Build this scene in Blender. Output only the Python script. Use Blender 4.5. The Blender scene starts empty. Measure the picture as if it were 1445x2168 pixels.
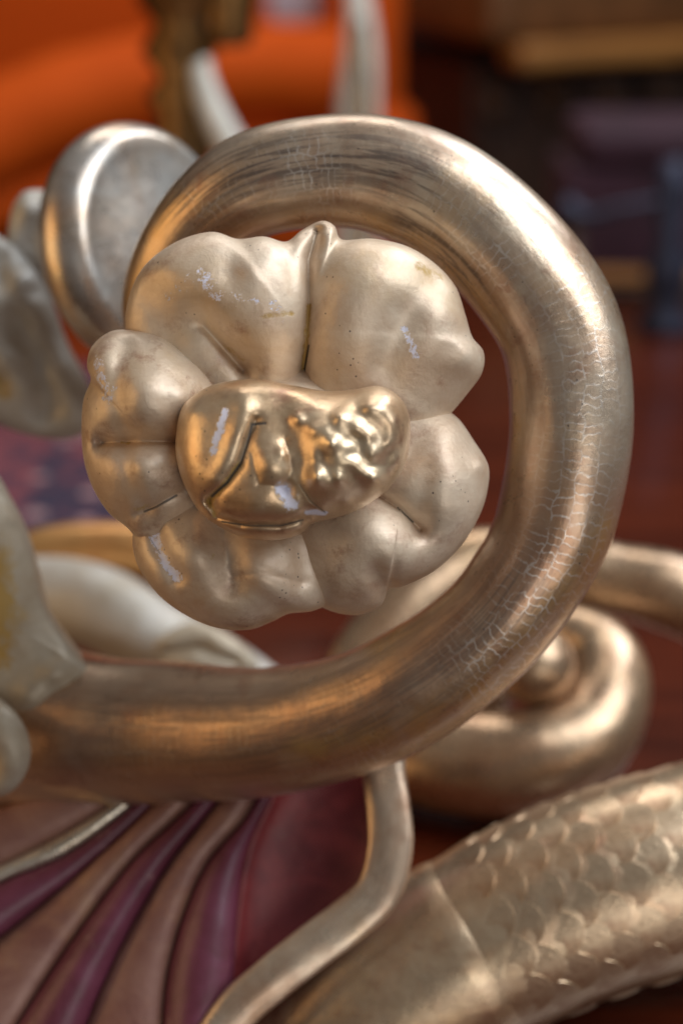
import bpy, math, random
import numpy as np
from mathutils import Vector, Matrix

random.seed(7)
rng = np.random.default_rng(7)
S = bpy.context.scene
COL = S.collection

# ------------------------------------------------------------------ camera
PITCH = math.radians(20.0)
CAM = np.array([0.0, 0.0, 0.56])            # metres above the table top
FW = np.array([0, math.cos(PITCH), -math.sin(PITCH)])
RT = np.array([1.0, 0, 0])
UP = np.array([0, math.sin(PITCH), math.cos(PITCH)])
HT = 0.2793                                  # tangent of half the vertical field
cd = bpy.data.cameras.new('camera')
cd.sensor_fit = 'VERTICAL'; cd.sensor_height = 36.0; cd.lens = 18.0 / HT
cd.clip_start = 0.02; cd.clip_end = 60
cd.dof.use_dof = True; cd.dof.focus_distance = 0.775; cd.dof.aperture_fstop = 3.3
cam = bpy.data.objects.new('camera', cd); COL.objects.link(cam)
cam.location = Vector(CAM); cam.rotation_euler = (math.radians(90) - PITCH, 0, 0)
S.camera = cam

# ------------------------------------------------------------------ light
W = bpy.data.worlds.new('World'); S.world = W; W.use_nodes = True
W.node_tree.nodes['Background'].inputs[0].default_value = (0.93, 0.94, 1.0, 1)
W.node_tree.nodes['Background'].inputs[1].default_value = 0.115
def area(name, loc, target, size, power, col, sy=None):
    l = bpy.data.lights.new(name, 'AREA'); l.energy = power; l.color = col
    l.shape = 'RECTANGLE'; l.size = size; l.size_y = sy or size
    o = bpy.data.objects.new(name, l); COL.objects.link(o); o.location = loc
    o.rotation_euler = (Vector(target) - Vector(loc)).to_track_quat('-Z', 'Y').to_euler()
    return o
area('skylight_lamp', (1.05, 0.5, 1.6), (0, .8, .25), 1.2, 38, (0.88, 0.94, 1.0), 1.5)
area('doorway_lamp', (0.75, -1.1, 0.25), (0, .85, .2), 1.0, 9, (1.0, 0.97, 0.92), 1.0)
area('shop_lamp', (-1.6, 0.55, 0.55), (0, .8, .25), 1.1, 9, (1.0, 0.62, 0.26), 1.2)
area('rear_skylight_lamp', (1.1, 2.1, 1.9), (0, .85, .3), 0.9, 30, (0.86, 0.93, 1.0), 1.1)
area('back_lamp', (-0.1, 2.95, 2.6), (-.1, 3.4, .2), 1.2, 30, (1.0, 0.93, 0.85))
S.view_settings.view_transform = 'Standard'; S.view_settings.look = 'None'
S.view_settings.exposure = -0.18; S.view_settings.gamma = 1.0
S.view_settings.use_curve_mapping = False
S.render.engine = 'CYCLES'

# ------------------------------------------------------------------ helpers
def PX(d): return 2 * HT * d / 2168.0       # metres per photograph pixel at distance d
def U(px, py, d):
    s = PX(d)
    return CAM + d * FW + (px - 722.5) * s * RT - (py - 1084.0) * s * UP

def empty(name, loc, label, cat, group=None):
    o = bpy.data.objects.new(name, None); COL.objects.link(o); o.location = loc
    o.empty_display_size = .02
    o['label'] = label; o['category'] = cat
    if group: o['group'] = group
    return o
def origin(o):
    v = Vector((0, 0, 0))
    while o is not None:
        v = v + o.location; o = o.parent
    return np.array(v)
def mesh_obj(name, verts, faces, mat, parent=None, smooth=True, uv=None, attrs=None):
    v = np.asarray(verts, float)
    if parent is not None: v = v - origin(parent)
    me = bpy.data.meshes.new(name)
    me.from_pydata(v.tolist(), [], faces); me.update()
    if smooth: me.polygons.foreach_set('use_smooth', [True] * len(me.polygons))
    if uv is not None:
        l = me.uv_layers.new(name='UVMap')
        vi = np.empty(len(me.loops), int); me.loops.foreach_get('vertex_index', vi)
        l.data.foreach_set('uv', np.asarray(uv)[vi].astype(np.float32).ravel())
    for k, a in (attrs or {}).items():
        at = me.attributes.new(k, 'FLOAT', 'POINT'); at.data.foreach_set('value', np.asarray(a, np.float32))
    me.materials.append(mat)
    o = bpy.data.objects.new(name, me); COL.objects.link(o)
    if parent is not None: o.parent = parent
    return o

def catmull(P, n, closed=False):
    P = np.asarray(P, float); m = len(P)
    if closed: idx = lambda i: P[i % m]; segs = m
    else:
        idx = lambda i: (P[i] if 0 <= i < m else (2*P[0]-P[1] if i < 0 else 2*P[-1]-P[-2])); segs = m - 1
    out = []
    for k in range(segs):
        p0, p1, p2, p3 = idx(k-1), idx(k), idx(k+1), idx(k+2)
        for t in np.linspace(0, 1, 24, endpoint=False):
            out.append(.5*((2*p1)+(-p0+p2)*t+(2*p0-5*p1+4*p2-p3)*t*t+(-p0+3*p1-3*p2+p3)*t**3))
    out.append(P[0] if closed else P[-1])
    out = np.array(out)
    L = np.r_[0, np.cumsum(np.linalg.norm(np.diff(out[:, :2 if closed else 3], axis=0), axis=1))]
    q = np.linspace(0, L[-1], n, endpoint=not closed)
    return np.stack([np.interp(q, L, out[:, c]) for c in range(out.shape[1])], 1)

def tube_world(C, R, nseg, flat=None, caps=True, wob=0.0):
    """C world centres (n,3), R radii. Returns verts, faces, uv (metres), frames."""
    n = len(C)
    T = np.gradient(C, axis=0); T /= np.linalg.norm(T, axis=1)[:, None]
    N = np.zeros_like(C)
    a = -FW - T[0]*np.dot(-FW, T[0]); N[0] = a/np.linalg.norm(a)
    for i in range(1, n):
        a = N[i-1] - T[i]*np.dot(N[i-1], T[i]); N[i] = a/np.linalg.norm(a)
    B = np.cross(T, N)
    L = np.r_[0, np.cumsum(np.linalg.norm(np.diff(C, axis=0), axis=1))]
    if caps:                                # rounded ends
        k = 8; a = np.linspace(0, math.pi/2, k+1)[1:]
        Cs = np.array([C[0]-T[0]*R[0]*math.sin(x)*.8 for x in a[::-1]]); Ce = np.array([C[-1]+T[-1]*R[-1]*math.sin(x)*.8 for x in a])
        Rs = np.array([max(R[0]*math.cos(x), R[0]*.02) for x in a[::-1]]); Re = np.array([max(R[-1]*math.cos(x), R[-1]*.02) for x in a])
        C2 = np.r_[Cs, C, Ce]; R2 = np.r_[Rs, R, Re]
        N2 = np.r_[np.repeat(N[:1], k, 0), N, np.repeat(N[-1:], k, 0)]; B2 = np.r_[np.repeat(B[:1], k, 0), B, np.repeat(B[-1:], k, 0)]
        L2 = np.r_[L[0]-.002*np.arange(k, 0, -1), L, L[-1]+.002*np.arange(1, k+1)]
    else: C2, R2, N2, B2, L2 = C, R, N, B, L
    th = np.linspace(0, 2*math.pi, nseg, endpoint=False)
    ph = rng.uniform(0, 6.28, 8)
    V = []; UV = []
    fl = 1.0 if flat is None else flat
    for i in range(len(C2)):
        rr = R2[i]*(1+wob*(np.sin(2*th+ph[0]+L2[i]*21)+.7*np.sin(3*th+ph[1]-L2[i]*37)+.8*np.sin(th+ph[2]+L2[i]*55)+.5*np.sin(5*th+ph[3]+L2[i]*80)))
        V.append(C2[i] + np.outer(rr*np.cos(th)*fl, N2[i]) + np.outer(rr*np.sin(th), B2[i]))
        UV.append(np.stack([np.full(nseg, L2[i]), np.abs(((th/(2*math.pi)+.5) % 1)-.5)*2*math.pi*.026], 1))
    m = len(C2)
    F = [(i*nseg+j, i*nseg+(j+1) % nseg, (i+1)*nseg+(j+1) % nseg, (i+1)*nseg+j) for i in range(m-1) for j in range(nseg)]
    F.append(tuple(range(nseg-1, -1, -1))); F.append(tuple((m-1)*nseg+j for j in range(nseg)))
    return np.concatenate(V), F, np.concatenate(UV), (C, T, N, B, R, L)

def tube(name, P, mat, parent, n=120, nseg=40, flat=None, wob=0.0, marks=None):
    """P: rows (px, py, distance, radius px)."""
    W3 = np.array([np.r_[U(p[0], p[1], p[2]), p[3]*PX(p[2])] for p in P])
    q = catmull(W3, n)
    V, F, uv, fr = tube_world(q[:, :3], q[:, 3], nseg, flat, True, wob)
    at = {}
    if marks:                                 # worn places and gold-tinted edges, given by where they lie on the piece
        r = V-CAM; dd = r@FW; x = r@RT/dd/(2*HT)*2168+722.5; y = 1084-r@UP/dd/(2*HT)*2168
        for k, lst in marks.items():
            w = np.zeros(len(V))
            for (pl, wd, am) in lst: w = np.maximum(w, am*np.exp(-(seg_dist(x, y, pl)/wd)**2))
            at[k] = w
    return mesh_obj(name, V, F, mat, parent, uv=uv, attrs=at), fr

def seg_dist(x, y, pl):
    pl = np.asarray(pl, float); best = np.full(x.shape, 1e9)
    for a, b in zip(pl[:-1], pl[1:]):
        d = b-a; t = np.clip(((x-a[0])*d[0]+(y-a[1])*d[1])/(d@d), 0, 1)
        best = np.minimum(best, np.hypot(x-a[0]-t*d[0], y-a[1]-t*d[1]))
    return best

def inflate(name, outline, centre, d, H, Hb, mat, parent, feats=(), n=320, nr=80, k=.75, z0=0.0, tilt=(0, 0), chips=(), ochre=(), cracks=(), rough=2.0, raw=False):
    """A carved cushion-like solid: outline in photograph pixels at distance d, thickness towards the viewer H px, behind Hb px."""
    b = catmull(outline, n, closed=True)
    c = np.asarray(centre, float)
    a = np.linspace(0, math.pi/2, nr+1)[1:]
    X = [np.array([c[0]])]; Y = [np.array([c[1]])]; Z = [np.array([1.0])]
    for t in a:
        s = math.sin(t)
        X.append(c[0]+s*(b[:, 0]-c[0])); Y.append(c[1]+s*(b[:, 1]-c[1])); Z.append(np.full(n, max(math.cos(t), 0)**k))
    X = np.concatenate(X); Y = np.concatenate(Y); Wt = np.concatenate(Z)
    z = H*Wt
    wf = np.clip(Wt*2.2, 0, 1)
    for f in feats:
        if f[0] == 'b':      # bump: x, y, sigma, amp, optional stretch/angle
            x, y, sg, am = f[1:5]; st, an = (f[5], f[6]) if len(f) > 5 else (1, 0)
            u = (X-x)*math.cos(an)+(Y-y)*math.sin(an); v = -(X-x)*math.sin(an)+(Y-y)*math.cos(an)
            z = z + am*wf*np.exp(-((u/(sg*st))**2+(v/sg)**2))
        elif f[0] == 'g':    # groove: polyline, width, depth (V-shaped)
            dd = seg_dist(X, Y, f[1]); z = z - f[3]*wf*np.exp(-(np.sqrt(dd*dd+9)-3)/f[2])
        elif f[0] == 'v':    # wide rounded valley (negative = ridge)
            dd = seg_dist(X, Y, f[1]); z = z - f[3]*wf*np.exp(-(dd/f[2])**2)
    for _ in range(26):
        i = rng.integers(len(X)); sg = rng.uniform(14, 50)
        z = z + wf*rng.normal(0, rough)*np.exp(-((X-X[i])**2+(Y-Y[i])**2)/sg**2)
    z = z + z0 + tilt[0]*(X-c[0]) - tilt[1]*(Y-c[1])
    zb = z0 + tilt[0]*(X-c[0]) - tilt[1]*(Y-c[1]) - Hb*Wt
    m = len(X); inner = m - n
    XX = np.r_[X, X[:inner]]; YY = np.r_[Y, Y[:inner]]; ZZ = np.r_[z, zb[:inner]]
    s = PX(d); o = U(c[0], c[1], d)
    V = o + np.outer((XX-c[0])*s, RT) - np.outer((YY-c[1])*s, UP) - np.outer(ZZ*s, FW)
    F = []
    for j in range(n): F.append((0, 1+(j+1) % n, 1+j))
    for r in range(nr-1):
        p = 1+r*n; q = p+n
        for j in range(n): F.append((p+j, p+(j+1) % n, q+(j+1) % n, q+j))
    def bi(i): return i+m if i < inner else i
    for j in range(n): F.append((bi(0), bi(1+j), bi(1+(j+1) % n)))
    for r in range(nr-1):
        p = 1+r*n; q = p+n
        for j in range(n): F.append((bi(p+j), bi(q+j), bi(q+(j+1) % n), bi(p+(j+1) % n)))
    def blob(lst):
        w = np.zeros(len(XX))
        for (pl, wd, am) in lst: w = np.maximum(w, am*np.exp(-(seg_dist(XX, YY, pl)/wd)**2))
        w[m:] = 0
        return w
    return mesh_obj(name, V, F, mat, parent, attrs={'chip': blob(chips), 'ochre': blob(ochre), 'crack': blob(cracks)},
                    uv=np.stack([(XX-c[0])*s, (YY-c[1])*s], 1))

# ------------------------------------------------------------------ materials
class NT:
    def __init__(s, name):
        s.m = bpy.data.materials.new(name); s.m.use_nodes = True
        s.t = s.m.node_tree; s.b = s.t.nodes['Principled BSDF']
    def n(s, typ, **kw):
        x = s.t.nodes.new(typ)
        for k, v in kw.items(): setattr(x, k, v)
        return x
    def l(s, a, b): s.t.links.new(a, b)
    def val(s, sock, v):
        if hasattr(v, 'is_linked') or isinstance(v, bpy.types.NodeSocket): s.l(v, sock)
        else: sock.default_value = v
    def coord(s, which='Object', scale=(1, 1, 1), rot=(0, 0, 0)):
        c = s.n('ShaderNodeTexCoord'); mp = s.n('ShaderNodeMapping')
        mp.inputs['Scale'].default_value = scale; mp.inputs['Rotation'].default_value = rot
        s.l(c.outputs[which], mp.inputs[0]); return mp.outputs[0]
    def noise(s, vec, scale, detail=5, rough=.6, dist=0.0):
        x = s.n('ShaderNodeTexNoise'); x.inputs['Scale'].default_value = scale; x.inputs['Detail'].default_value = detail
        x.inputs['Roughness'].default_value = rough; x.inputs['Distortion'].default_value = dist
        s.l(vec, x.inputs['Vector']); return x.outputs[0]
    def ramp(s, f, a, b, ca=(0, 0, 0, 1), cb=(1, 1, 1, 1)):
        r = s.n('ShaderNodeValToRGB'); e = r.color_ramp.elements
        e[0].position = a; e[0].color = ca; e[1].position = b; e[1].color = cb
        s.l(f, r.inputs[0]); return r.outputs[0]
    def mix(s, f, a, b):
        x = s.n('ShaderNodeMix', data_type='RGBA'); s.val(x.inputs[0], f)
        for q, v in ((x.inputs[6], a), (x.inputs[7], b)):
            if isinstance(v, tuple): q.default_value = (*v[:3], 1)
            else: s.l(v, q)
        return x.outputs[2]
    def math(s, op, a, b=0.0, clamp=False):
        x = s.n('ShaderNodeMath', operation=op); x.use_clamp = clamp
        s.val(x.inputs[0], a); s.val(x.inputs[1], b); return x.outputs[0]
    def attr(s, name): return s.n('ShaderNodeAttribute', attribute_name=name).outputs['Fac']
    def bump(s, h, strength, dist=.001, prev=None):
        x = s.n('ShaderNodeBump'); x.inputs['Strength'].default_value = strength; x.inputs['Distance'].default_value = dist
        s.l(h, x.inputs['Height'])
        if prev is not None: s.l(prev, x.inputs['Normal'])
        return x.outputs[0]

def plain(name, col, rough=.5, metal=0.0, var=.25, scale=40, bump=.15, coat=0.0):
    t = NT(name); v = t.coord('Object')
    nz = t.noise(v, scale, 6)
    t.l(t.mix(t.ramp(nz, .3, .7), tuple(c*(1-var) for c in col), tuple(min(1, c*(1+var)) for c in col)), t.b.inputs['Base Color'])
    t.b.inputs['Roughness'].default_value = rough; t.b.inputs['Metallic'].default_value = metal
    t.b.inputs['Coat Weight'].default_value = coat
    if bump: t.l(t.bump(nz, bump, .002), t.b.inputs['Normal'])
    return t.m

def leaf_metal(name, base, warm, grey, rough=.3, metal=.9, streak=True, crackle=.6, wearamt=.5, uvs=True, bf=1.0, coat=.2, gold=(.58, .37, .15)):
    """Aged metal leaf over bole on carved wood: streaked burnish, craquelure, worn spots."""
    t = NT(name)
    ob = t.coord('Object')
    uv = t.coord('UV') if uvs else ob
    big = t.noise(ob, 24, 7, .68, .5)
    c = t.mix(t.math('MAXIMUM', t.ramp(big, .36, .72), t.math('MULTIPLY', t.attr('worn'), t.ramp(t.noise(ob, 30, 5), .1, .5))), base, warm)
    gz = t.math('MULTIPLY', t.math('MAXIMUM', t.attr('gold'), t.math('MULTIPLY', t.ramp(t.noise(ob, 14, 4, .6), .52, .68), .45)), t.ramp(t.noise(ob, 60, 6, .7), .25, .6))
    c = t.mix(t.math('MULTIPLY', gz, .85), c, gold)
    # burnish streaks that run along the piece
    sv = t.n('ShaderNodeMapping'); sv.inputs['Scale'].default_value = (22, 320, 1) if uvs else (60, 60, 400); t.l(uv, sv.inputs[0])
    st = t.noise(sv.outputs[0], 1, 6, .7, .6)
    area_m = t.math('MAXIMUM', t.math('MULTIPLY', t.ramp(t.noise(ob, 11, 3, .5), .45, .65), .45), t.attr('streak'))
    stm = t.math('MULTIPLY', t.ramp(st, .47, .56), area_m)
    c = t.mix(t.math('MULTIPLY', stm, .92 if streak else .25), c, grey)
    # warm bole showing through in rubbed patches
    rub = t.math('MULTIPLY', t.ramp(t.noise(ob, 55, 8, .7), .52, .68), t.ramp(t.noise(ob, 19, 3), .40, .62))
    c = t.mix(t.math('MULTIPLY', rub, wearamt), c, (.30, .13, .075))
    # craquelure: fine pale network
    wv = t.n('ShaderNodeMapping'); wv.inputs['Scale'].default_value = (150, 190, 1) if uvs else (150, 150, 150); t.l(uv, wv.inputs[0])
    dz = t.n('ShaderNodeTexNoise'); dz.inputs['Scale'].default_value = .7; t.l(wv.outputs[0], dz.inputs['Vector'])
    ad = t.n('ShaderNodeVectorMath', operation='MULTIPLY_ADD'); t.l(dz.outputs['Color'], ad.inputs[0]); ad.inputs[1].default_value = (1.2, 1.2, 1.2); t.l(wv.outputs[0], ad.inputs[2])
    br = t.n('ShaderNodeTexBrick'); br.inputs['Scale'].default_value = 1.0; br.inputs['Mortar Size'].default_value = .075; br.inputs['Mortar Smooth'].default_value = .6
    br.inputs['Brick Width'].default_value = .62; br.inputs['Row Height'].default_value = 1.5; br.offset = .37
    t.l(ad.outputs[0], br.inputs['Vector']); line = br.outputs['Fac']
    zone = t.math('MAXIMUM', t.math('MULTIPLY', t.ramp(t.noise(ob, 14, 4), .52, .68), .5), t.attr('craq'))
    cm = t.math('MULTIPLY', t.math('MULTIPLY', line, zone), t.ramp(t.noise(ob, 120, 5, .7), .40, .56))
    c = t.mix(t.math('MULTIPLY', cm, crackle*.95, clamp=True), c, (.74, .66, .58))
    # fly specks
    sp = t.n('ShaderNodeTexVoronoi'); sp.inputs['Scale'].default_value = 260; t.l(ob, sp.inputs['Vector'])
    spm = t.math('MULTIPLY', t.ramp(sp.outputs['Distance'], .09, .14, (1, 1, 1, 1), (0, 0, 0, 1)), t.ramp(t.noise(ob, 42, 2), .57, .62))
    c = t.mix(t.math('MULTIPLY', spm, .8), c, (.07, .05, .05))
    # chips to the lilac-white gesso, ochre bole in crevices, open cracks
    fine = t.noise(ob, 240, 6, .75)
    ch = t.attr('chip'); chm = t.ramp(t.math('ADD', t.math('MULTIPLY', ch, .38), t.math('MULTIPLY', t.noise(ob, 330, 8, .8), 1.0)), .80, .85)
    chm = t.math('MULTIPLY', chm, t.ramp(ch, .03, .1))
    c = t.mix(chm, c, (.80, .79, .92))
    oc = t.attr('ochre'); ocm = t.math('MULTIPLY', t.ramp(t.math('ADD', t.math('MULTIPLY', oc, .6), fine), .74, 1.06), t.ramp(oc, .03, .1))
    c = t.mix(t.math('MULTIPLY', ocm, .85), c, (.44, .26, .045))
    ck = t.ramp(t.attr('crack'), .35, .8)
    c = t.mix(ck, c, (.05, .042, .035))
    t.l(c, t.b.inputs['Base Color'])
    dull = t.math('MAXIMUM', t.math('MAXIMUM', chm, ocm), ck)
    t.l(t.math('MULTIPLY', t.math('SUBTRACT', 1.0, dull), metal), t.b.inputs['Metallic'])
    r0 = t.math('ADD', t.math('MULTIPLY', t.noise(ob, 70, 6, .7), .36), rough-.18)
    r0 = t.math('ADD', r0, t.math('MULTIPLY', stm, .14)); r0 = t.math('ADD', r0, t.math('MULTIPLY', dull, .35), clamp=True)
    t.l(r0, t.b.inputs['Roughness'])
    t.b.inputs['Coat Weight'].default_value = coat; t.b.inputs['Coat Roughness'].default_value = .28
    b = t.bump(t.noise(ob, 45, 4, .55), .30*bf, .0035)
    b = t.bump(st, .18 if streak else .06, .0007, b)
    b = t.bump(fine, .30*bf, .0006, b)
    b = t.bump(t.noise(ob, 110, 5, .65, .8), .28*bf*bf, .0010, b)
    b = t.bump(cm, .12*crackle, .0004, b)
    b = t.bump(dull, .45, -.0006, b)
    t.l(b, t.b.inputs['Normal'])
    return t.m

M = {}
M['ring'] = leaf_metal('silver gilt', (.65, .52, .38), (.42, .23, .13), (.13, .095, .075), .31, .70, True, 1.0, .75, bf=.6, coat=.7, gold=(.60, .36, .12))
M['flower'] = leaf_metal('matte gilt', (.72, .585, .44), (.54, .36, .23), (.42, .31, .22), .50, .36, False, .10, .9, coat=.3)
M['bud'] = leaf_metal('burnished gilt', (.80, .62, .41), (.58, .33, .16), (.42, .29, .20), .36, .72, False, .05, .9, bf=.8, coat=.5)
M['pale'] = leaf_metal('cream silvered', (.50, .44, .34), (.38, .29, .19), (.38, .35, .32), .50, .30, True, .2, .25)
M['disc'] = leaf_metal('warm silvered', (.62, .59, .54), (.52, .36, .25), (.40, .37, .34), .30, .80, False, .05, .3, uvs=False, bf=.4)
M['frost'] = leaf_metal('frosted silver', (.52, .49, .44), (.40, .34, .26), (.34, .32, .30), .52, .15, False, .1, .2, uvs=False)
M['amber'] = leaf_metal('amber gilt', (.76, .42, .15), (.60, .26, .08), (.4, .25, .15), .32, .7, False, .05, .3)
M['rear'] = leaf_metal('brown gilt', (.52, .36, .22), (.38, .215, .12), (.28, .21, .17), .28, .75, False, .1, .4, coat=.6)
M['fish'] = leaf_metal('scaled gilt', (.60, .45, .29), (.40, .225, .12), (.30, .22, .17), .31, .74, False, .1, .7, uvs=False, bf=.7, coat=.7)
def paint(name, c1, c2, c3):
    t = NT(name); v = t.coord('Object')
    c = t.mix(t.ramp(t.noise(v, 30, 6, .65, .6), .35, .65), c1, c2)
    c = t.mix(t.math('MULTIPLY', t.ramp(t.noise(v, 75, 8, .72), .58, .70), t.ramp(t.noise(v, 22, 2), .42, .6)), c, c3)
    t.l(c, t.b.inputs['Base Color']); t.b.inputs['Roughness'].default_value = .42; t.b.inputs['Coat Weight'].default_value = .1; t.b.inputs['Coat Roughness'].default_value = .3
    t.l(t.bump(t.noise(v, 60, 6, .65), .4, .002), t.b.inputs['Normal'])
    return t.m
M['purple'] = paint('plum paint', (.10, .018, .030), (.17, .04, .075), (.32, .18, .17))
M['wine'] = paint('wine paint', (.12, .013, .016), (.24, .034, .034), (.28, .11, .09))
M['pinkworn'] = leaf_metal('worn pink bole', (.32, .165, .12), (.17, .055, .045), (.36, .27, .23), .45, .2, False, .2, .8, uvs=False)
M['edge'] = leaf_metal('gilt edge highlight', (.72, .66, .56), (.62, .48, .32), (.40, .36, .32), .30, .8, False, .2, .3)  # pale gilt, lightened to paint the highlight along the shell's upper ledge

t = NT('mahogany')
v = t.coord('Object', (1.2, 9, 9)); g = t.noise(v, 3.0, 8, .65, 1.2)
t.l(t.mix(t.ramp(g, .3, .72), (.035, .006, .003), (.13, .022, .007)), t.b.inputs['Base Color'])
t.b.inputs['Roughness'].default_value = .22; t.b.inputs['Coat Weight'].default_value = .4; t.b.inputs['Coat Roughness'].default_value = .1
t.l(t.bump(g, .05, .002), t.b.inputs['Normal']); M['mahogany'] = t.m
t = NT('orange velvet')
v = t.coord('Object', (1, 1, 26)); g = t.noise(v, 6, 5, .6)
t.l(t.mix(g, (.46, .045, .003), (.76, .12, .006)), t.b.inputs['Base Color']); t.b.inputs['Roughness'].default_value = .75
t.b.inputs['Specular IOR Level'].default_value = .15; t.b.inputs['Sheen Weight'].default_value = .0; t.b.inputs['Sheen Tint'].default_value = (1, .5, .2, 1); M['orange'] = t.m
t = NT('carpet')
v = t.coord('Object'); vo = t.n('ShaderNodeTexVoronoi'); vo.inputs['Scale'].default_value = 22; t.l(v, vo.inputs['Vector'])
g = t.noise(v, 16, 4, .6, 1.5)
c = t.mix(t.ramp(g, .42, .56), (.20, .045, .055), (.028, .02, .045))
c = t.mix(t.ramp(vo.outputs['Distance'], .18, .24, (1, 1, 1, 1), (0, 0, 0, 1)), c, (.36, .20, .20))
t.l(c, t.b.inputs['Base Color']); t.b.inputs['Roughness'].default_value = .95
t.l(t.bump(t.noise(v, 400, 2), .6, .003), t.b.inputs['Normal']); M['carpet'] = t.m
t = NT('old oak')
v = t.coord('Object', (2, 20, 20)); g = t.noise(v, 3, 7, .6, .8)
t.l(t.mix(t.ramp(g, .3, .7), (.20, .075, .018), (.55, .24, .06)), t.b.inputs['Base Color']); t.b.inputs['Roughness'].default_value = .4
t.l(t.bump(g, .2, .003), t.b.inputs['Normal']); M['oak'] = t.m
M['darkoak'] = plain('dark carved oak', (.045, .017, .008), .45, 0, .4, 20, .3)
M['midoak'] = plain('brown oak', (.09, .035, .012), .45, 0, .4, 20, .3)
M['bronze'] = plain('dark bronze gilt', (.22, .11, .035), .35, .8, .6, 30, .4)
M['white'] = plain('cream paint', (.62, .58, .50), .4, 0, .12, 30, .1)
M['darkwall'] = plain('dark plaster', (.02, .015, .014), .9, 0, .3, 4, .1)
M['violet'] = plain('violet velvet', (.036, .008, .018), .8, 0, .4, 12, .2)
M['bluegrey'] = plain('blue grey pewter', (.03, .032, .055), .5, .5, .4, 25, .2)
M['floor'] = plain('dark floor boards', (.05, .025, .015), .5, 0, .4, 6, .2)

# ------------------------------------------------------------------ the setting
def box(name, c, s, mat, parent=None, bev=.004, rz=0.0):
    import bmesh
    bm = bmesh.new(); bmesh.ops.create_cube(bm, size=1)
    for v in bm.verts: v.co = Vector((v.co.x*s[0], v.co.y*s[1], v.co.z*s[2]))
    if bev: bmesh.ops.bevel(bm, geom=bm.edges[:], offset=bev, segments=3, affect='EDGES', profile=.6)
    me = bpy.data.meshes.new(name); bm.to_mesh(me); bm.free(); me.materials.append(mat)
    for p in me.polygons: p.use_smooth = True
    o = bpy.data.objects.new(name, me); COL.objects.link(o)
    p0 = origin(parent) if parent is not None else np.zeros(3)
    o.location = Vector(np.asarray(c, float)-p0); o.rotation_euler = (0, 0, rz)
    if parent is not None: o.parent = parent
    return o
FLOOR = -.75
o = mesh_obj('floor', [(-9, -3, FLOOR), (9, -3, FLOOR), (9, 12, FLOOR), (-9, 12, FLOOR)], [(0, 1, 2, 3)], M['floor'], smooth=False); o['kind'] = 'structure'
o = mesh_obj('wall', [(-6, 4.6, FLOOR), (6, 4.6, FLOOR), (6, 4.6, 2.6), (-6, 4.6, 2.6)], [(0, 1, 2, 3)], M['darkwall'], smooth=False); o['kind'] = 'structure'

tb = empty('mahogany_table', (0, 1.55, FLOOR), 'long polished red mahogany table under the gilded carvings', 'table')
box('table_top', (0, 1.62, -.02), (2.3, 2.15, .04), M['mahogany'], tb, .006)
box('apron', (0, 1.62, -.095), (2.1, 1.95, .11), M['mahogany'], tb, .004)
for sx in (-1, 1):
    for sy in (-1, 1): box('leg', (sx*1.0, 1.62+sy*.92, (FLOOR-.041)/2), (.07, .07, -FLOOR-.041), M['mahogany'], tb, .008)

# ------------------------------------------------------------------ main gilded carving
D0 = .80
g0 = empty('gilded_carving', tuple(U(500, 2000, .92)*np.array([1, 1, 0])), 'large gilded wood carving of a scroll curling round a puffy-petalled flower above a purple shell', 'carving')

ringP = [(20, 1530, .955, 196), (120, 1540, .94, 172), (230, 1548, .926, 155), (350, 1551, .915, 149), (550, 1550, .89, 138), (690, 1530, .873, 132), (805, 1488, .86, 129), (890, 1440, .852, 126), (965, 1388, .846, 122),
         (1045, 1318, .84, 119), (1105, 1243, .836, 119), (1150, 1170, .834, 121), (1180, 1085, .832, 126), (1208, 900, .83, 130), (1192, 725, .83, 132), (1122, 595, .83, 134), (1000, 465, .832, 130),
         (875, 390, .835, 127), (730, 361, .838, 119), (555, 388, .842, 112), (455, 450, .85, 103), (385, 535, .86, 95), (345, 640, .875, 86),
         (365, 760, .885, 78), (450, 850, .885, 74), (560, 890, .87, 70), (620, 900, .845, 66)]
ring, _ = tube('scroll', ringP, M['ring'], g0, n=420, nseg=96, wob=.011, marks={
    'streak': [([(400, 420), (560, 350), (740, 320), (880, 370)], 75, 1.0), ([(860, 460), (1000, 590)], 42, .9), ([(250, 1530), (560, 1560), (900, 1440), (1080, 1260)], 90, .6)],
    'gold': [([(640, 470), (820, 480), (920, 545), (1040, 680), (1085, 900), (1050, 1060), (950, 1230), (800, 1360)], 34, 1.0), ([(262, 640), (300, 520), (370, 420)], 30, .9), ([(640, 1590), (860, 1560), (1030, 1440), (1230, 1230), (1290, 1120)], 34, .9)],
    'craq': [([(1230, 640), (1245, 900), (1200, 1130), (1130, 1290), (1030, 1400)], 85, .8), ([(640, 330), (690, 420)], 60, .7), ([(950, 440), (1060, 560)], 60, .6)],
    'worn': [([(100, 1560), (560, 1600), (860, 1500), (1100, 1300), (1200, 1100)], 150, 1.0), ([(320, 600), (420, 440), (560, 360)], 90, .5)]})

fl = mesh_obj('flower', *(lambda q: (q[0], q[1]))(tube_world(np.array([U(620, 930, .835), U(620, 930, .82), U(620, 930, .80), U(620, 935, .785)]), np.array([.030, .036, .036, .026]), 32)[:2]), M['flower'], g0)
fl['label'] = 'pale gilded flower with puffy petals and a knobbly bud'

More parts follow.
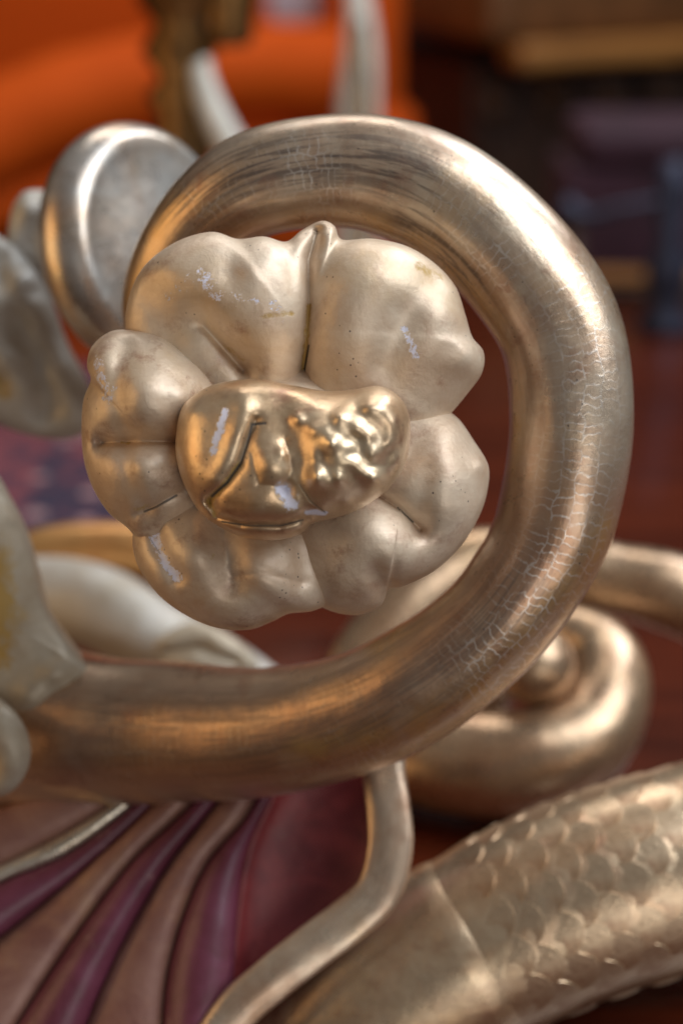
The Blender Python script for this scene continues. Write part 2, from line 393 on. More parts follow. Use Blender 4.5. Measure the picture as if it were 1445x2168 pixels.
petA = [(268, 692), (280, 620), (315, 562), (380, 516), (450, 497), (505, 511), (560, 507), (606, 517), (640, 492), (680, 473), (708, 484), (724, 513), (790, 512), (862, 528), (922, 565), (963, 612), (984, 672), (998, 716),
        (1022, 748), (1018, 792), (985, 838), (950, 880), (915, 915), (850, 940), (770, 945), (640, 930), (520, 920), (420, 910), (345, 850), (290, 765)]
inflate('petal', petA, (640, 715), D0+.004, 165, 80, M['flower'], fl, k=.85, z0=10, tilt=(0, .06), n=420, nr=110, feats=[
    ('g', [(672, 500), (655, 560), (656, 655), (650, 730), (640, 815)], 12, 42), ('v', [(672, 500), (652, 600), (645, 800)], 55, 30),
    ('v', [(330, 800), (520, 800), (640, 810), (800, 860)], 85, 26),
    ('g', [(440, 700), (480, 745), (520, 790)], 14, 26), ('v', [(430, 690), (520, 790)], 40, 22),
    ('b', 380, 590, 75, 22), ('b', 540, 590, 80, 26), ('b', 790, 600, 95, 34), ('b', 930, 690, 70, 26), ('b', 690, 500, 30, 22), ('b', 985, 770, 36, 20), ('b', 460, 650, 60, 14),
    ('v', [(505, 515), (500, 600)], 32, 16), ('v', [(330, 640), (380, 720)], 40, 16), ('v', [(850, 690), (810, 780)], 40, 18), ('v', [(940, 570), (890, 640)], 30, 8)],
    chips=[([(440, 600), (470, 645)], 26, .85), ([(460, 640), (590, 665)], 22, .72), ([(370, 640), (430, 600)], 34, .62), ([(330, 600), (600, 690)], 60, .42), ([(850, 710), (875, 765)], 16, .95), ([(690, 640), (700, 650)], 24, .6)],
    ochre=[([(656, 660), (650, 740), (640, 800)], 7, 1.0), ([(560, 690), (620, 680)], 8, .7), ([(880, 575), (920, 600)], 16, .6), ([(480, 740), (520, 770)], 8, .5)],
    cracks=[([(655, 740), (641, 812)], 3.0, .9)])
petB = [(268, 700), (228, 708), (196, 738), (188, 775), (196, 805), (179, 850), (175, 920), (181, 980), (200, 1035), (232, 1085), (270, 1115), (310, 1148), (370, 1130), (430, 1085), (470, 1040), (480, 960), (480, 880), (462, 820), (415, 765), (345, 712)]
inflate('petal', petB, (305, 910), D0, 150, 80, M['flower'], fl, k=.85, z0=18, tilt=(.16, 0), n=340, nr=90, feats=[
    ('g', [(225, 940), (270, 938), (400, 940)], 12, 36), ('v', [(240, 940), (400, 940)], 38, 22), ('v', [(276, 745), (268, 820), (285, 990), (320, 1080)], 22, 12),
    ('b', 330, 840, 65, 34), ('b', 320, 1005, 55, 24), ('b', 230, 780, 44, 18), ('v', [(430, 860), (430, 1040)], 40, 16), ('g', [(300, 1090), (400, 1040)], 9, 10), ('b', 400, 850, 26, 14)],
    chips=[([(222, 775), (245, 850)], 20, .9), ([(262, 830), (250, 870)], 16, .75), ([(230, 720), (260, 760)], 18, .55)], ochre=[([(270, 940), (285, 943)], 5, .9), ([(300, 1080), (330, 1070)], 6, .6)],
    cracks=[([(318, 1083), (345, 1073), (385, 1050)], 3.5, .8)])
petC = [(300, 1065), (284, 1115), (285, 1170), (308, 1222), (350, 1270), (408, 1308), (470, 1330), (530, 1331), (578, 1314), (612, 1298), (662, 1292), (694, 1274), (704, 1235), (694, 1185), (690, 1110), (650, 1040), (560, 1000), (440, 985), (360, 1010)]
inflate('petal', petC, (470, 1180), D0+.002, 152, 80, M['flower'], fl, k=.85, z0=6, tilt=(.03, -.06), n=340, nr=90, feats=[
    ('v', [(480, 1120), (500, 1230)], 34, 22), ('g', [(478, 1120), (492, 1190)], 10, 8), ('v', [(330, 1090), (350, 1160), (385, 1215)], 20, 20), ('b', 420, 1170, 50, 22), ('b', 560, 1190, 60, 26), ('b', 340, 1230, 46, 10),
    ('v', [(380, 1060), (520, 1110), (640, 1110)], 50, 16), ('g', [(500, 1215), (560, 1208), (600, 1216), (640, 1230)], 14, 6), ('b', 590, 1245, 45, 10), ('v', [(632, 1130), (645, 1220)], 22, 10)],
    chips=[([(335, 1120), (350, 1170), (385, 1220)], 20, 1.0), ([(370, 1200), (380, 1210)], 22, .7), ([(590, 1150), (625, 1170)], 16, .45)], ochre=[([(480, 1150), (450, 1180)], 12, .4)],
    cracks=[([(322, 1085), (328, 1140), (350, 1170)], 2.6, .6)])
petD = [(760, 865), (860, 852), (925, 858), (968, 884), (1000, 928), (1033, 985), (1031, 1040), (1014, 1092), (978, 1152), (920, 1208), (855, 1240), (822, 1248), (806, 1280), (765, 1300), (722, 1299), (680, 1284), (630, 1250), (600, 1185), (592, 1110), (620, 1040), (690, 950)]
inflate('petal', petD, (840, 1090), D0+.005, 160, 80, M['flower'], fl, k=.85, z0=-6, tilt=(-.04, -.03), n=380, nr=100, feats=[
    ('g', [(800, 1050), (845, 1080), (885, 1120)], 12, 30), ('v', [(770, 1030), (880, 1115)], 44, 22), ('v', [(700, 1060), (800, 1040), (860, 960)], 60, 18),
    ('b', 930, 990, 60, 26), ('b', 960, 1080, 50, 14), ('b', 780, 1130, 70, 26), ('b', 720, 1230, 56, 14), ('b', 850, 1190, 50, 12), ('v', [(815, 1255), (795, 1210)], 20, 20), ('b', 1018, 985, 22, 14), ('v', [(900, 1000), (880, 1110)], 24, 8)],
    chips=[([(690, 1090), (720, 1110)], 18, .4)], cracks=[([(838, 1075), (870, 1105)], 3, .75)])

budO = [(382, 925), (394, 870), (430, 836), (480, 817), (550, 812), (620, 824), (690, 836), (745, 834), (800, 828), (840, 850), (861, 890), (861, 950), (846, 1000), (812, 1042), (768, 1074), (718, 1094), (664, 1108), (638, 1130), (590, 1142), (530, 1139), (472, 1115), (428, 1080), (396, 1022), (382, 970)]
berries = [(a+rng.uniform(-9, 9), b+rng.uniform(-9, 9), c*rng.uniform(.85, 1.1), e*rng.uniform(.7, 1.0)) for a, b, c, e in [(800, 872, 42, 40), (735, 905, 30, 24), (690, 938, 30, 24), (770, 962, 28, 22), (712, 985, 28, 22), (822, 930, 30, 22), (790, 1012, 28, 20), (735, 1040, 28, 20), (672, 1010, 26, 16), (665, 880, 34, 14), (585, 1000, 30, 16), (560, 1070, 34, 10), (640, 1080, 26, 14), (840, 985, 22, 12), (690, 1070, 24, 12)]]
bud = inflate('bud', budO, (620, 970), D0-.012, 175, 80, M['bud'], fl, k=.62, z0=95, tilt=(.10, .02), n=420, nr=120, rough=1.2, feats=[('b', *b) for b in berries] + [('b', rng.uniform(590, 845), rng.uniform(870, 1080), rng.uniform(13, 20), rng.uniform(5, 11)) for _ in range(52)] + [
    ('g', [(552, 902), (535, 945), (520, 990), (490, 1030), (455, 1062)], 8, 20), ('g', [(455, 1062), (470, 1094), (520, 1108), (600, 1110), (660, 1098)], 8, 22),
    ('v', [(525, 850), (530, 885), (505, 960), (478, 1020)], 24, -9), ('v', [(690, 850), (740, 860)], 40, 16), ('v', [(600, 900), (640, 950)], 50, 12),
    ('v', [(615, 1045), (630, 1065)], 18, 16), ('g', [(545, 965), (560, 1030), (610, 1035)], 7, 6), ('g', [(610, 940), (625, 1000), (610, 1035)], 7, 6), ('v', [(425, 900), (430, 1010)], 40, -10)],
    chips=[([(492, 885), (468, 965)], 13, 1.15), ([(440, 870), (470, 850)], 22, .42), ([(606, 1040), (625, 1068)], 20, 1.3), ([(655, 1085), (690, 1086)], 9, 1.2), ([(500, 840), (480, 860)], 14, .5)],
    ochre=[([(520, 990), (490, 1030), (455, 1062)], 9, 1.0), ([(455, 1062), (465, 1090)], 7, .9)],
    cracks=[([(572, 908), (545, 910), (537, 945), (524, 985), (495, 1025), (462, 1052)], 5, .85), ([(640, 1030), (660, 1062), (690, 1085)], 2.5, .8), ([(480, 1104), (540, 1112), (600, 1112), (645, 1100)], 3, .8)])
bud['label'] = 'burnished knobbly bud with chipped gilding'

# leaf and collar where the scroll leaves the stem
leafO = [(-120, 950), (-30, 985), (15, 1050), (50, 1120), (75, 1200), (100, 1290), (158, 1378), (192, 1425), (150, 1490), (60, 1530), (-60, 1520), (-140, 1400), (-150, 1150)]
leaf = inflate('stem_leaf', leafO, (-10, 1290), .918, 80, 130, M['pale'], g0, k=.5, feats=[('v', [(55, 1120), (85, 1280), (120, 1380)], 26, 14), ('b', 130, 1415, 36, 20), ('b', 80, 1470, 36, 22), ('b', 10, 1300, 60, 10)],
        ochre=[([(-20, 1180), (5, 1290), (-10, 1370)], 60, 1.05)], chips=[([(-40, 1420), (0, 1450)], 40, .4)])
tube('curl', [(-60, 1500, .89, 50), (0, 1540, .88, 46), (28, 1595, .88, 38), (10, 1650, .885, 30), (-50, 1670, .89, 26)], M['pale'], g0, n=60, nseg=28)
tube('stem', [(-150, 900, 1.0, 60), (-90, 1120, .99, 95), (-60, 1330, .975, 125), (-30, 1470, .965, 150), (40, 1550, .955, 158), (140, 1556, .945, 150)], M['ring'], g0, n=80, nseg=48, wob=.02)

# painted shell under the scroll
sh_c = (520, 1640)
rimP = [(845, 1560), (842, 1640), (850, 1720), (852, 1800), (830, 1890), (770, 1955), (690, 2015), (600, 2080), (530, 2140), (470, 2230), (430, 2330)]
outer = catmull([(-260, 1720), (-260, 1950), (-200, 2200), (-60, 2330), (180, 2400), (360, 2380)] + rimP[::-1], 180)if False else catmull(np.c_[np.array([(-260, 1690), (-280, 1850), (-230, 2100), (-60, 2290), (180, 2350), (350, 2350)] + rimP[::-1], float), np.zeros(17)], 200)
def shell_d(x, y):                               # distance of the shell's dished surface
    return .905 - .00006*(y-1700) + .00006*np.clip(650-x, -400, 900)*.25
nt = 50
Vs = []; at_r = []
for i, b in enumerate(outer):
    for j in range(nt+1):
        q = j/nt; x = sh_c[0]+q*(b[0]-sh_c[0]); y = sh_c[1]+q*(b[1]-sh_c[1])
        Vs.append(U(x, y, shell_d(x, y) + .022*math.sin(math.pi*min(1, q))**1.2))
Vs = np.array(Vs)
def sector(name, i0, i1, mat):
    rows = range(i0, i1+1); idx = {}; V = []
    for i in rows:
        for j in range(nt+1): idx[(i, j)] = len(V); V.append(Vs[i*(nt+1)+j])
    n0 = len(V); V += [p + FW*.014 for p in V]
    F = []
    for i in range(i0, i1):
        for j in range(nt):
            a, b, c, d = idx[(i, j)], idx[(i, j+1)], idx[(i+1, j+1)], idx[(i+1, j)]
            F.append((a, b, c, d)); F.append((d+n0, c+n0, b+n0, a+n0))
    return V, F
def strip(name, A, B, mat, parent, roll, lift, nu=60, nv=18):
    A = catmull(np.c_[np.array(A, float), np.zeros(len(A))], nu)[:, :2]; B = catmull(np.c_[np.array(B, float), np.zeros(len(B))], nu)[:, :2]
    V = []
    for i in range(nu):
        wdt = np.linalg.norm(A[i]-B[i])*PX(.9)
        for j in range(nv+1):
            q = j/nv; x, y = A[i]*(1-q)+B[i]*q
            h = min(roll, .45*wdt if roll > 0 else 1)*(max(0, 1-(2*q-1)**2))**.6
            V.append(U(x, y, float(shell_d(x, y)) + .008 - lift - h))
    n0 = len(V); V += [p+FW*.016 for p in V]
    F = []; w = nv+1
    for i in range(nu-1):
        for j in range(nv):
            a = i*w+j; F += [(a, a+w, a+w+1, a+1), (a+n0, a+1+n0, a+w+1+n0, a+w+n0)]
        for j, sg in ((0, 1), (nv, -1)):
            a = i*w+j; F.append((a, a+n0, a+w+n0, a+w) if sg > 0 else (a, a+w, a+w+n0, a+n0))
    for i in (0, nu-1):
        for j in range(nv): a = i*w+j; F.append((a, a+1, a+1+n0, a+n0))
    return mesh_obj(name, V, F, mat, parent)
e0 = [(330, 1640), (220, 1712), (120, 1772), (0, 1832), (-180, 1915)]
p1a = [(350, 1640), (285, 1700), (140, 1808), (0, 1868), (-180, 1960)]; p1b = [(385, 1640), (300, 1725), (215, 1805), (100, 1905), (0, 1985), (-140, 2100)]
p2a = [(450, 1640), (395, 1712), (290, 1812), (215, 1905), (130, 2025), (40, 2165), (-30, 2290)]; p2b = [(500, 1640), (445, 1715), (355, 1830), (292, 1935), (240, 2035), (182, 2170), (140, 2290)]
p3a = [(565, 1640), (518, 1732), (440, 1825), (390, 1935), (356, 2055), (345, 2170), (345, 2300)]; p3b = [(600, 1640), (548, 1738), (520, 1805), (503, 1905), (492, 2080), (470, 2180), (440, 2300)]
top = [(150, 1640), (60, 1690), (-60, 1730), (-200, 1760)]
pr = [(840, 1580), (830, 1650), (835, 1730), (836, 1800), (812, 1880), (752, 1945), (672, 2005), (582, 2070), (512, 2130), (455, 2225), (430, 2310)]
shell = strip('shell', top, e0, M['pinkworn'], g0, .006, .002)
shell['label'] = 'broad fluted scallop shell painted plum over worn pink and gold'
strip('flute', p1b, p2a, M['pinkworn'], shell, .007, .0); strip('flute', p2b, p3a, M['pinkworn'], shell, .007, .0); strip('flute', e0, p1a, M['edge'], shell, .006, .002)
strip('rib', p1a, p1b, M['purple'], shell, .012, .001); strip('rib', p2a, p2b, M['purple'], shell, .012, .001); strip('rib', p3a, p3b, M['purple'], shell, .012, .001)
strip('panel', p3b, pr, M['wine'], shell, -.014, .0)
tube('rim', [(x-30, y-4, float(shell_d(x, y))-.004, 46) for x, y in rimP], M['ring'], shell, n=160, nseg=40, wob=.05, flat=.4)

# scaled fish tail
fishP = [(430, 2470, .93, 170), (620, 2290, .93, 192), (800, 2140, .93, 202), (1000, 2012, .93, 208), (1200, 1915, .93, 214), (1400, 1850, .935, 216), (1600, 1810, .95, 215), (1800, 1830, .98, 205), (1960, 1920, 1.02, 190), (2040, 2040, 1.06, 170)]
W3 = np.array([np.r_[U(p[0], p[1], p[2]), p[3]*PX(p[2])] for p in fishP])
q = catmull(W3, 200)
V, F, uv, fr = tube_world(q[:, :3], q[:, 3]*.985, 72, None, True, .004)
fish = mesh_obj('fish_tail', V, F, M['fish'], g0, uv=uv); fish['label'] = 'thick gilded fish tail covered in carved scales'
C_, T_, N_, B_, R_, L_ = fr
# shared scale mesh: a thin domed disc
sr = .0122
ns = 16; ang = np.linspace(0, 6.2832, ns, endpoint=False)
cv = lambda y: -y*y/(2*.050)
ringz = lambda f, z: [(f*sr*math.cos(a), f*sr*math.sin(a), z*sr+cv(f*sr*math.sin(a))) for a in ang]
sv = [(0, 0, .03*sr)] + ringz(.95, .0) + ringz(.95, .0) + ringz(1.0, -.24)
sf = [(0, 1+j, 1+(j+1) % ns) for j in range(ns)] + [(1+ns+j, 1+2*ns+j, 1+2*ns+(j+1) % ns, 1+ns+(j+1) % ns) for j in range(ns)]
sme = bpy.data.meshes.new('scale'); sme.from_pydata(sv, [], sf); sme.polygons.foreach_set('use_smooth', [True]*len(sme.polygons)); sme.materials.append(M['fish'])
fo = origin(fish)
pos = np.array([(np.dot(c-CAM, RT)/np.dot(c-CAM, FW)/(2*HT)*2168+722.5) for c in C_])
s0 = L_[np.argmin(abs(pos-1060))]; s1 = L_[np.argmin(abs(pos-1640))]
row = 0; s = s0; step = .0118
while s < s1:
    i = int(np.argmin(abs(L_-s))); R = R_[i]
    dth = 2*sr*.86/R
    for k in range(-6, 7):
        th = (k + (.5 if row % 2 else 0))*dth + rng.normal(0, .012)
        if abs(th) > 1.95: continue
        nrm = math.cos(th)*N_[i]+math.sin(th)*B_[i]
        if np.dot(nrm, -UP) > .66: continue
        tilt = math.radians(5.5)
        x = T_[i]*math.cos(tilt)+nrm*math.sin(tilt)*1.0; z = nrm*math.cos(tilt)-T_[i]*math.sin(tilt); y = np.cross(z, x)
        p = C_[i]+nrm*(R*.985+.0009)-fo
        rr = rng.uniform(.97, 1.05)
        o = bpy.data.objects.new('scale', sme); COL.objects.link(o); o.parent = fish
        o.matrix_local = Matrix(((x[0]*rr, y[0]*rr, z[0]*rr, p[0]), (x[1]*rr, y[1]*rr, z[1]*rr, p[1]), (x[2]*rr, y[2]*rr, z[2]*rr, p[2]), (0, 0, 0, 1)))
    s += step; row += 1
# smooth band at the root of the tail and belly plates along its underside
band = [(x, y, d-.0005, r*1.012) for x, y, d, r in [(700, 2225, .93, 196), (800, 2140, .93, 202), (900, 2074, .93, 205), (985, 2020, .93, 207)]]
tube('tail_band', band, M['fish'], fish, n=60, nseg=72, wob=.006)
for k in range(7):
    f = k/6; x = 1130+f*560; y = 2140-f*150 - 30*math.sin(f*3.1)
    inflate('belly_plate', [(x-58, y+22), (x-44, y-28), (x+6, y-52), (x+56, y-50), (x+50, y-6), (x+34, y+30), (x-30, y+52)], (x, y), .918+.005*f, 26, 60, M['fish'], fish, n=60, nr=14, k=.6, rough=.6)

# twin volute on the far side, seen nearly edge-on, with its own flower
dv = .99; vc = U(300, 525, dv); sv_ = PX(dv)
al = math.radians(52); ax = (-FW)*math.cos(al)+RT*math.sin(al)*.97+UP*math.sin(al)*.1; ax /= np.linalg.norm(ax)
e1 = np.cross(ax, UP); e1 /= np.linalg.norm(e1); e2 = np.cross(e1, ax)
prof = [(0, -60), (120, -66)] + [(195+70*math.cos(a), 70*math.sin(a)) for a in np.linspace(-2.0, 1.15, 26)] + [(205, 62), (180, 60), (120, 66), (60, 70), (0, 72)]
ng = 96; Vv = []; Ff = []
for (r, h) in prof:
    for j in range(ng):
        a = 2*math.pi*j/ng; Vv.append(vc + sv_*(max(r, .5)*(math.cos(a)*e1+math.sin(a)*e2)+h*ax))
for i in range(len(prof)-1):
    for j in range(ng): Ff.append((i*ng+j, i*ng+(j+1) % ng, (i+1)*ng+(j+1) % ng, (i+1)*ng+j))
tw = mesh_obj('twin_scroll', Vv, Ff, M['disc'], g0); tw['label'] = 'second scroll seen edge-on, silvery grey'
inflate('petal', [(22, 470), (45, 415), (80, 403), (120, 412), (150, 450), (140, 600), (80, 650), (20, 600)], (85, 520), 1.03, 60, 70, M['frost'], tw, n=120, nr=30, feats=[('v', [(95, 420), (80, 520)], 18, 12), ('b', 70, 450, 24, 14)], chips=[([(70, 450), (90, 450)], 20, .6)])
inflate('petal', [(-120, 520), (-40, 490), (30, 520), (95, 600), (140, 720), (190, 820), (200, 900), (120, 930), (0, 900), (-120, 820)], (30, 710), 1.02, 95, 80, M['frost'], tw, n=160, nr=36, feats=[('v', [(0, 560), (60, 720), (120, 860)], 34, 30), ('b', 40, 640, 50, 18), ('b', 20, 780, 60, 20)] + [('b', rng.uniform(-60, 150), rng.uniform(530, 880), rng.uniform(16, 30), rng.uniform(-12, 14)) for _ in range(30)], ochre=[([(-20, 800), (20, 830)], 30, .9)])
tube('twin_stem', [(300, 740, 1.03, 70), (390, 830, 1.02, 76), (480, 885, .96, 74), (545, 893, .895, 66)], M['rear'], g0, n=80, nseg=32)

# ------------------------------------------------------------------ carving behind
g1 = empty('gilded_carving', tuple(U(1100, 1600, 1.12)*np.array([1, 1, 0])), 'smaller brown-gold carving with a snail-like curl round a button, behind the fish tail', 'carving')
tube('curl', [(700, 1560, 1.15, 95), (840, 1590, 1.12, 100), (980, 1616, 1.10, 112), (1120, 1612, 1.09, 114), (1235, 1560, 1.095, 104), (1288, 1470, 1.11, 90), (1275, 1390, 1.13, 78), (1200, 1345, 1.145, 66), (1110, 1345, 1.16, 56), (1040, 1400, 1.165, 50), (1040, 1480, 1.16, 44)], M['rear'], g1, n=180, nseg=56, wob=.01)
inflate('button', [(1132+86*math.cos(a), 1410+84*math.sin(a)) for a in np.linspace(0, 6.2832, 16, endpoint=False)], (1132, 1410), 1.09, 80, 120, M['rear'], g1, n=80, nr=30, k=1.0, rough=.5)
tube('band', [(1900, 1560, 1.12, 60), (1640, 1370, 1.14, 76), (1445, 1263, 1.15, 84), (1300, 1226, 1.16, 76), (1130, 1195, 1.17, 72), (990, 1200, 1.17, 78), (880, 1280, 1.16, 84), (790, 1390, 1.15, 86), (740, 1500, 1.14, 90)], M['rear'], g1, n=150, nseg=40, wob=.012)
tube('branch', [(640, 1560, 1.15, 80), (500, 1440, 1.16, 70), (360, 1370, 1.17, 84), (220, 1290, 1.18, 92), (80, 1270, 1.2, 90), (-80, 1260, 1.2, 80)], M['frost'], g1, n=110, nseg=36, wob=.03)
tube('upper_branch', [(420, 1260, 1.22, 60), (330, 1180, 1.22, 64), (200, 1165, 1.22, 62), (60, 1190, 1.22, 62), (-100, 1270, 1.22, 60)], M['amber'], g1, n=90, nseg=36, wob=.02)
inflate('leaf_tip', [(330, 1360), (390, 1320), (450, 1325), (520, 1370), (545, 1420), (440, 1440), (350, 1410)], (440, 1380), 1.12, 40, 40, M['pale'], g1, n=90, nr=24, feats=[('g', [(350, 1380), (420, 1370), (500, 1400)], 8, 18)])

# ------------------------------------------------------------------ things further back
# rug
ru = empty('patterned_rug', tuple(U(120, 980, 1.7)*np.array([1, 1, 0])), 'folded red and dark blue patterned rug lying on the table', 'rug')
c = U(60, 960, 1.72)
for k in range(3):
    n1, n2 = 30, 24; V = []; F = []
    for i in range(n1+1):
        for j in range(n2+1):
            x = -.42+.84*i/n1; y = -.26+.52*j/n2
            V.append((c[0]-.12+x+.01*math.sin(7*y+k), c[1]+y+.008*math.sin(9*x+2*k), .006+.016*k+.006*math.sin(8*x+3*k)*math.sin(6*y+k)+.004))
    nn = len(V); V += [(a, b, h-.012) for a, b, h in V]
    for i in range(n1):
        for j in range(n2):
            a = i*(n2+1)+j; b = a+n2+1; F += [(a, b, b+1, a+1), (a+nn, a+1+nn, b+1+nn, b+nn)]
    mesh_obj('fold', V, F, M['carpet'], ru)

# orange armchair
ch = empty('orange_armchair', (-.75, 3.2, FLOOR), 'orange velvet armchair with a thick rolled edge', 'armchair')
tube('roll', [(-320, 520, 2.9, 110), (-120, 350, 2.92, 108), (80, 240, 2.95, 106), (300, 175, 3.0, 100), (520, 150, 3.05, 98), (690, 150, 3.1, 96)], M['orange'], ch, n=80, nseg=40, wob=.01)
bc = U(250, 380, 3.2)
box('seat_back', (bc[0]-.05, bc[1]+.1, -.12), (1.15, .16, .5), M['orange'], ch, .05)
box('seat_cushion', (bc[0]-.05, bc[1]+.45, -.22), (1.0, .6, .18), M['orange'], ch, .06)
bp = U(60, 20, 3.75)
box('back_panel', (U(250, 20, 3.75)[0], bp[1], .15), (.86, .14, 1.0), M['orange'], ch, .06)
wp = U(770, 150, 3.25)
box('wing', (wp[0], wp[1], -.05), (.125, .16, 1.1), M['orange'], ch, .03)
box('frame', (bc[0]-.05, bc[1]+.3, -.42), (1.1, .8, .09), M['darkoak'], ch, .01)
for sx in (-.5, .5):
    for sy in (0, .62): box('leg', (bc[0]-.05+sx, bc[1]+sy, (FLOOR-.46)/2), (.06, .06, -.46-FLOOR), M['darkoak'], ch, .01)

# bronze post with a white curved arm
def lathe(name, c, prof, mat, parent, n=40):
    V = []; F = []
    for r, z in prof:
        for j in range(n):
            a = 2*math.pi*j/n; V.append((c[0]+r*math.cos(a), c[1]+r*math.sin(a), c[2]+z))
    for i in range(len(prof)-1):
        for j in range(n): F.append((i*n+j, i*n+(j+1) % n, (i+1)*n+(j+1) % n, (i+1)*n+j))
    F.append(tuple(range(n-1, -1, -1))); F.append(tuple((len(prof)-1)*n+j for j in range(n)))
    return mesh_obj(name, V, F, mat, parent)
pc = U(385, 300, 1.75); pc[2] = 0
ca = empty('bronze_stand', tuple(pc), 'dark gilt bronze post with a slender cream curved arm, in front of the orange armchair', 'stand')
zt = U(385, 300, 1.75)[2]
lathe('foot', pc, [(.075, .001), (.078, .012), (.05, .025), (.03, .04), (.024, .07)], M['bronze'], ca)
lathe('post', pc, [(.022, .06), (.028, zt*.4), (.022, zt*.7), (.032, zt+.005), (.020, zt+.02), (.033, zt+.045), (.019, zt+.06), (.036, zt+.085), (.022, zt+.11), (.038, zt+.13), (.034, zt+.22)], M['bronze'], ca)
kp = U(480, 25, 1.72)
lathe('knob', (kp[0], kp[1], kp[2]-.02), [(.004, -.012), (.020, -.010), (.026, 0), (.024, .012), (.028, .03), (.024, .09)], M['bronze'], ca)
tube('bracket', [(360, 40, 1.75, 34), (420, 50, 1.74, 40), (480, 40, 1.73, 34)], M['bronze'], ca, n=30, nseg=24)
tube('curved_arm', [(425, 60, 1.72, 20), (424, 140, 1.71, 24), (445, 220, 1.70, 30), (490, 310, 1.70, 34), (560, 400, 1.70, 32), (640, 440, 1.71, 26)], M['white'], ca, n=60, nseg=28)
tube('tie', [(385, 430, 1.75, 22), (480, 450, 1.73, 20), (640, 440, 1.71, 20)], M['bronze'], ca, n=30, nseg=16)
# cream and brown horn-shaped leg
hc = U(755, 500, 2.3); hc[2] = 0
hn = empty('cream_leg', tuple(hc), 'upturned tapering cream leg with a brown edge beside the dark gap', 'furniture leg')
tube('leg', [(755, 560, 2.3, 44), (757, 400, 2.3, 46), (757, 240, 2.3, 44), (763, 130, 2.3, 38), (762, 40, 2.3, 30), (748, -60, 2.3, 24)], M['white'], hn, n=70, nseg=28)
tube('edge_strip', [(772, 560, 2.265, 14), (772, 400, 2.265, 15), (770, 240, 2.265, 15), (768, 130, 2.27, 12), (764, 50, 2.275, 9)], M['bronze'], hn, n=60, nseg=14)
zb = U(755, 560, 2.3)[2]
lathe('block', (hc[0], hc[1], 0), [(.05, .001), (.05, max(zb, .03))], M['white'], hn)

# cabinet at the back right
kc = U(1240, 120, 3.5)
CBROT = math.radians(27)
cb = empty('oak_cabinet', (kc[0]+.1, kc[1]+.25, FLOOR), 'dark oak cabinet with golden moulding and carved frieze', 'cabinet')
xl = U(905, 100, 3.5)[0]; xl -= .10; wid = 1.4; xc = xl+wid/2
def zat(y, d=3.5): return U(1100, y, d)[2]
y0 = kc[1]
box('carcass', (xc, y0+.26, (FLOOR+.06+zat(110))/2), (wid-.06, .44, zat(110)-FLOOR-.06), M['darkoak'], cb, .01)
box('plinth', (xc, y0+.25, FLOOR+.03), (wid, .5, .058), M['darkoak'], cb, .008)
box('cornice', (xc, y0+.2, zat(-30)), (wid+.04, .6, .16), plain('brown cornice', (.17, .065, .02), .4, 0, .4, 14, .2), cb, .03)
box('moulding', (xc+.03, y0-.09, zat(85)), (wid, .08, .045), M['oak'], cb, .014)
for k in range(9):
    x = xl+.07+k*.13; z = zat(195)
    V = []
    bo = inflate('carved_boss', [(0, 0)]*0 or [(100+30*math.cos(a)*(1+.2*math.cos(3*a+k)), 100+44*math.sin(a)) for a in np.linspace(0, 6.2832, 14, endpoint=False)], (100, 100), 3.5, 22, 12, M['midoak'], None, n=28, nr=6, k=.7)
    off = np.array([x, y0+.035, z]) - U(100, 100, 3.5)
    bo.data.transform(Matrix.Translation(Vector(off - origin(cb)))); bo.parent = cb
for k in range(2): box('door', (xl+.33+k*.62, y0+.03, -.2), (.56, .035, .5), M['darkoak'], cb, .008)

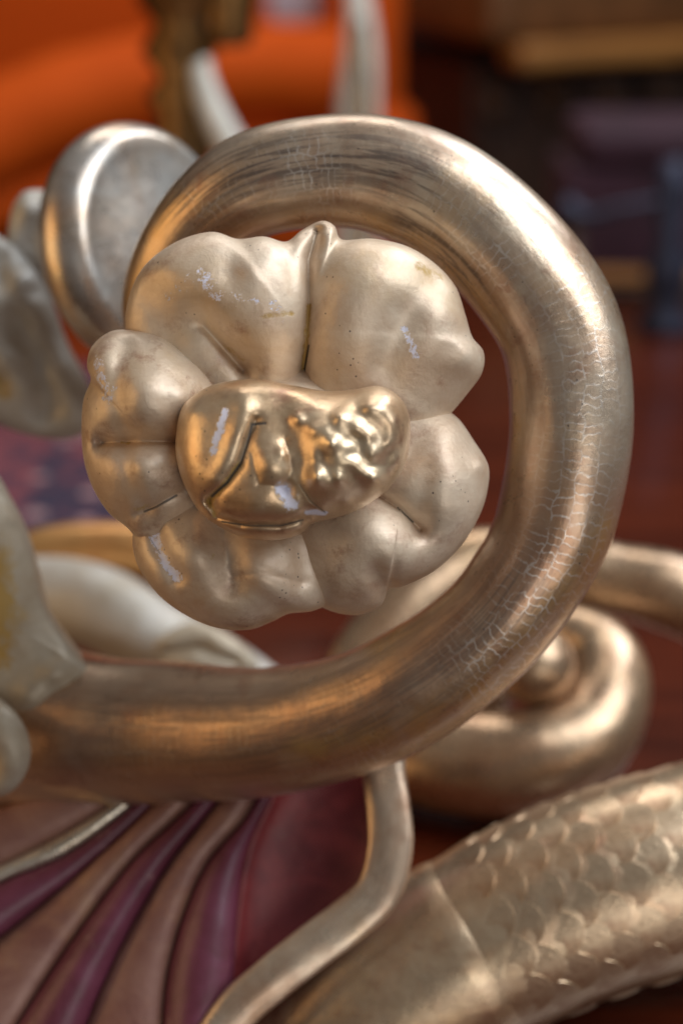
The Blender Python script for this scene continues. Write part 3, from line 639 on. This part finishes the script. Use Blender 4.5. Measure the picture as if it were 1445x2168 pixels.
# violet casket on the far end of the table
vc_ = U(1330, 500, 2.45)
vb = empty('violet_casket', (vc_[0]+.05, vc_[1], 0), 'dark violet casket with an orange-brown trim on the far end of the table', 'casket')
box('body', (vc_[0]+.05, vc_[1], .09), (.30, .18, .165), M['violet'], vb, .01)
box('base', (vc_[0]+.05, vc_[1], .012), (.33, .21, .022), M['darkoak'], vb, .004)
box('trim', (vc_[0]+.05, vc_[1], .036), (.318, .198, .018), M['oak'], vb, .004)
box('lid', (vc_[0]+.08, vc_[1], .20), (.32, .2, .05), M['violet'], vb, .02)
b1 = U(1420, 450, 2.2)
pb = empty('pewter_figure', (b1[0], b1[1], 0), 'blue-grey metal baluster standing before the violet casket', 'figurine')
zz = U(1420, 330, 2.2)[2]
lathe('body', (b1[0], b1[1], 0), [(.035, .001), (.036, .012), (.018, .03), (.026, .06), (.03, .085), (.014, .11), (.022, zz*.85), (.012, zz)], M['bluegrey'], pb)
b2 = U(1230, 455, 2.2)
ph = empty('pewter_spoon', (b2[0], b2[1], 0), 'blue-grey metal ladle propped on a low stand on the table', 'ladle')
tube('handle', [(1200, 440, 2.2, 26), (1240, 458, 2.19, 14), (1310, 440, 2.18, 10), (1390, 425, 2.18, 9)], M['bluegrey'], ph, n=40, nseg=16)
zl = U(1215, 450, 2.2)[2]
bl = U(1215, 450, 2.2)
lathe('prop', (bl[0], bl[1], 0), [(.03, .001), (.012, .02), (.010, zl)], M['darkoak'], ph)

lc = U(640, 20, 3.4)
cu = empty('pale_patch', (lc[0], lc[1], lc[2]-.08), 'small pale lilac shape added as a bright patch against the orange armchair', 'bright patch')  # padded shape added as a stand-in for the bright patch behind the chair
inflate('patch_fill', [(575, -60), (665, -60), (672, 20), (664, 52), (580, 50), (568, 0)], (620, -5), 3.3, 26, 26, plain('lilac fill', (.55, .48, .55), .8, 0, .1, 20, .2), cu, n=48, nr=12, k=.5)

cb.rotation_euler = (0, 0, CBROT)
tube('lower_roll', [(-320, 640, 2.95, 60), (-100, 480, 2.97, 58), (60, 420, 3.0, 56), (300, 370, 3.05, 54), (600, 330, 3.1, 54)], M['orange'], ch, n=60, nseg=28, wob=.02)
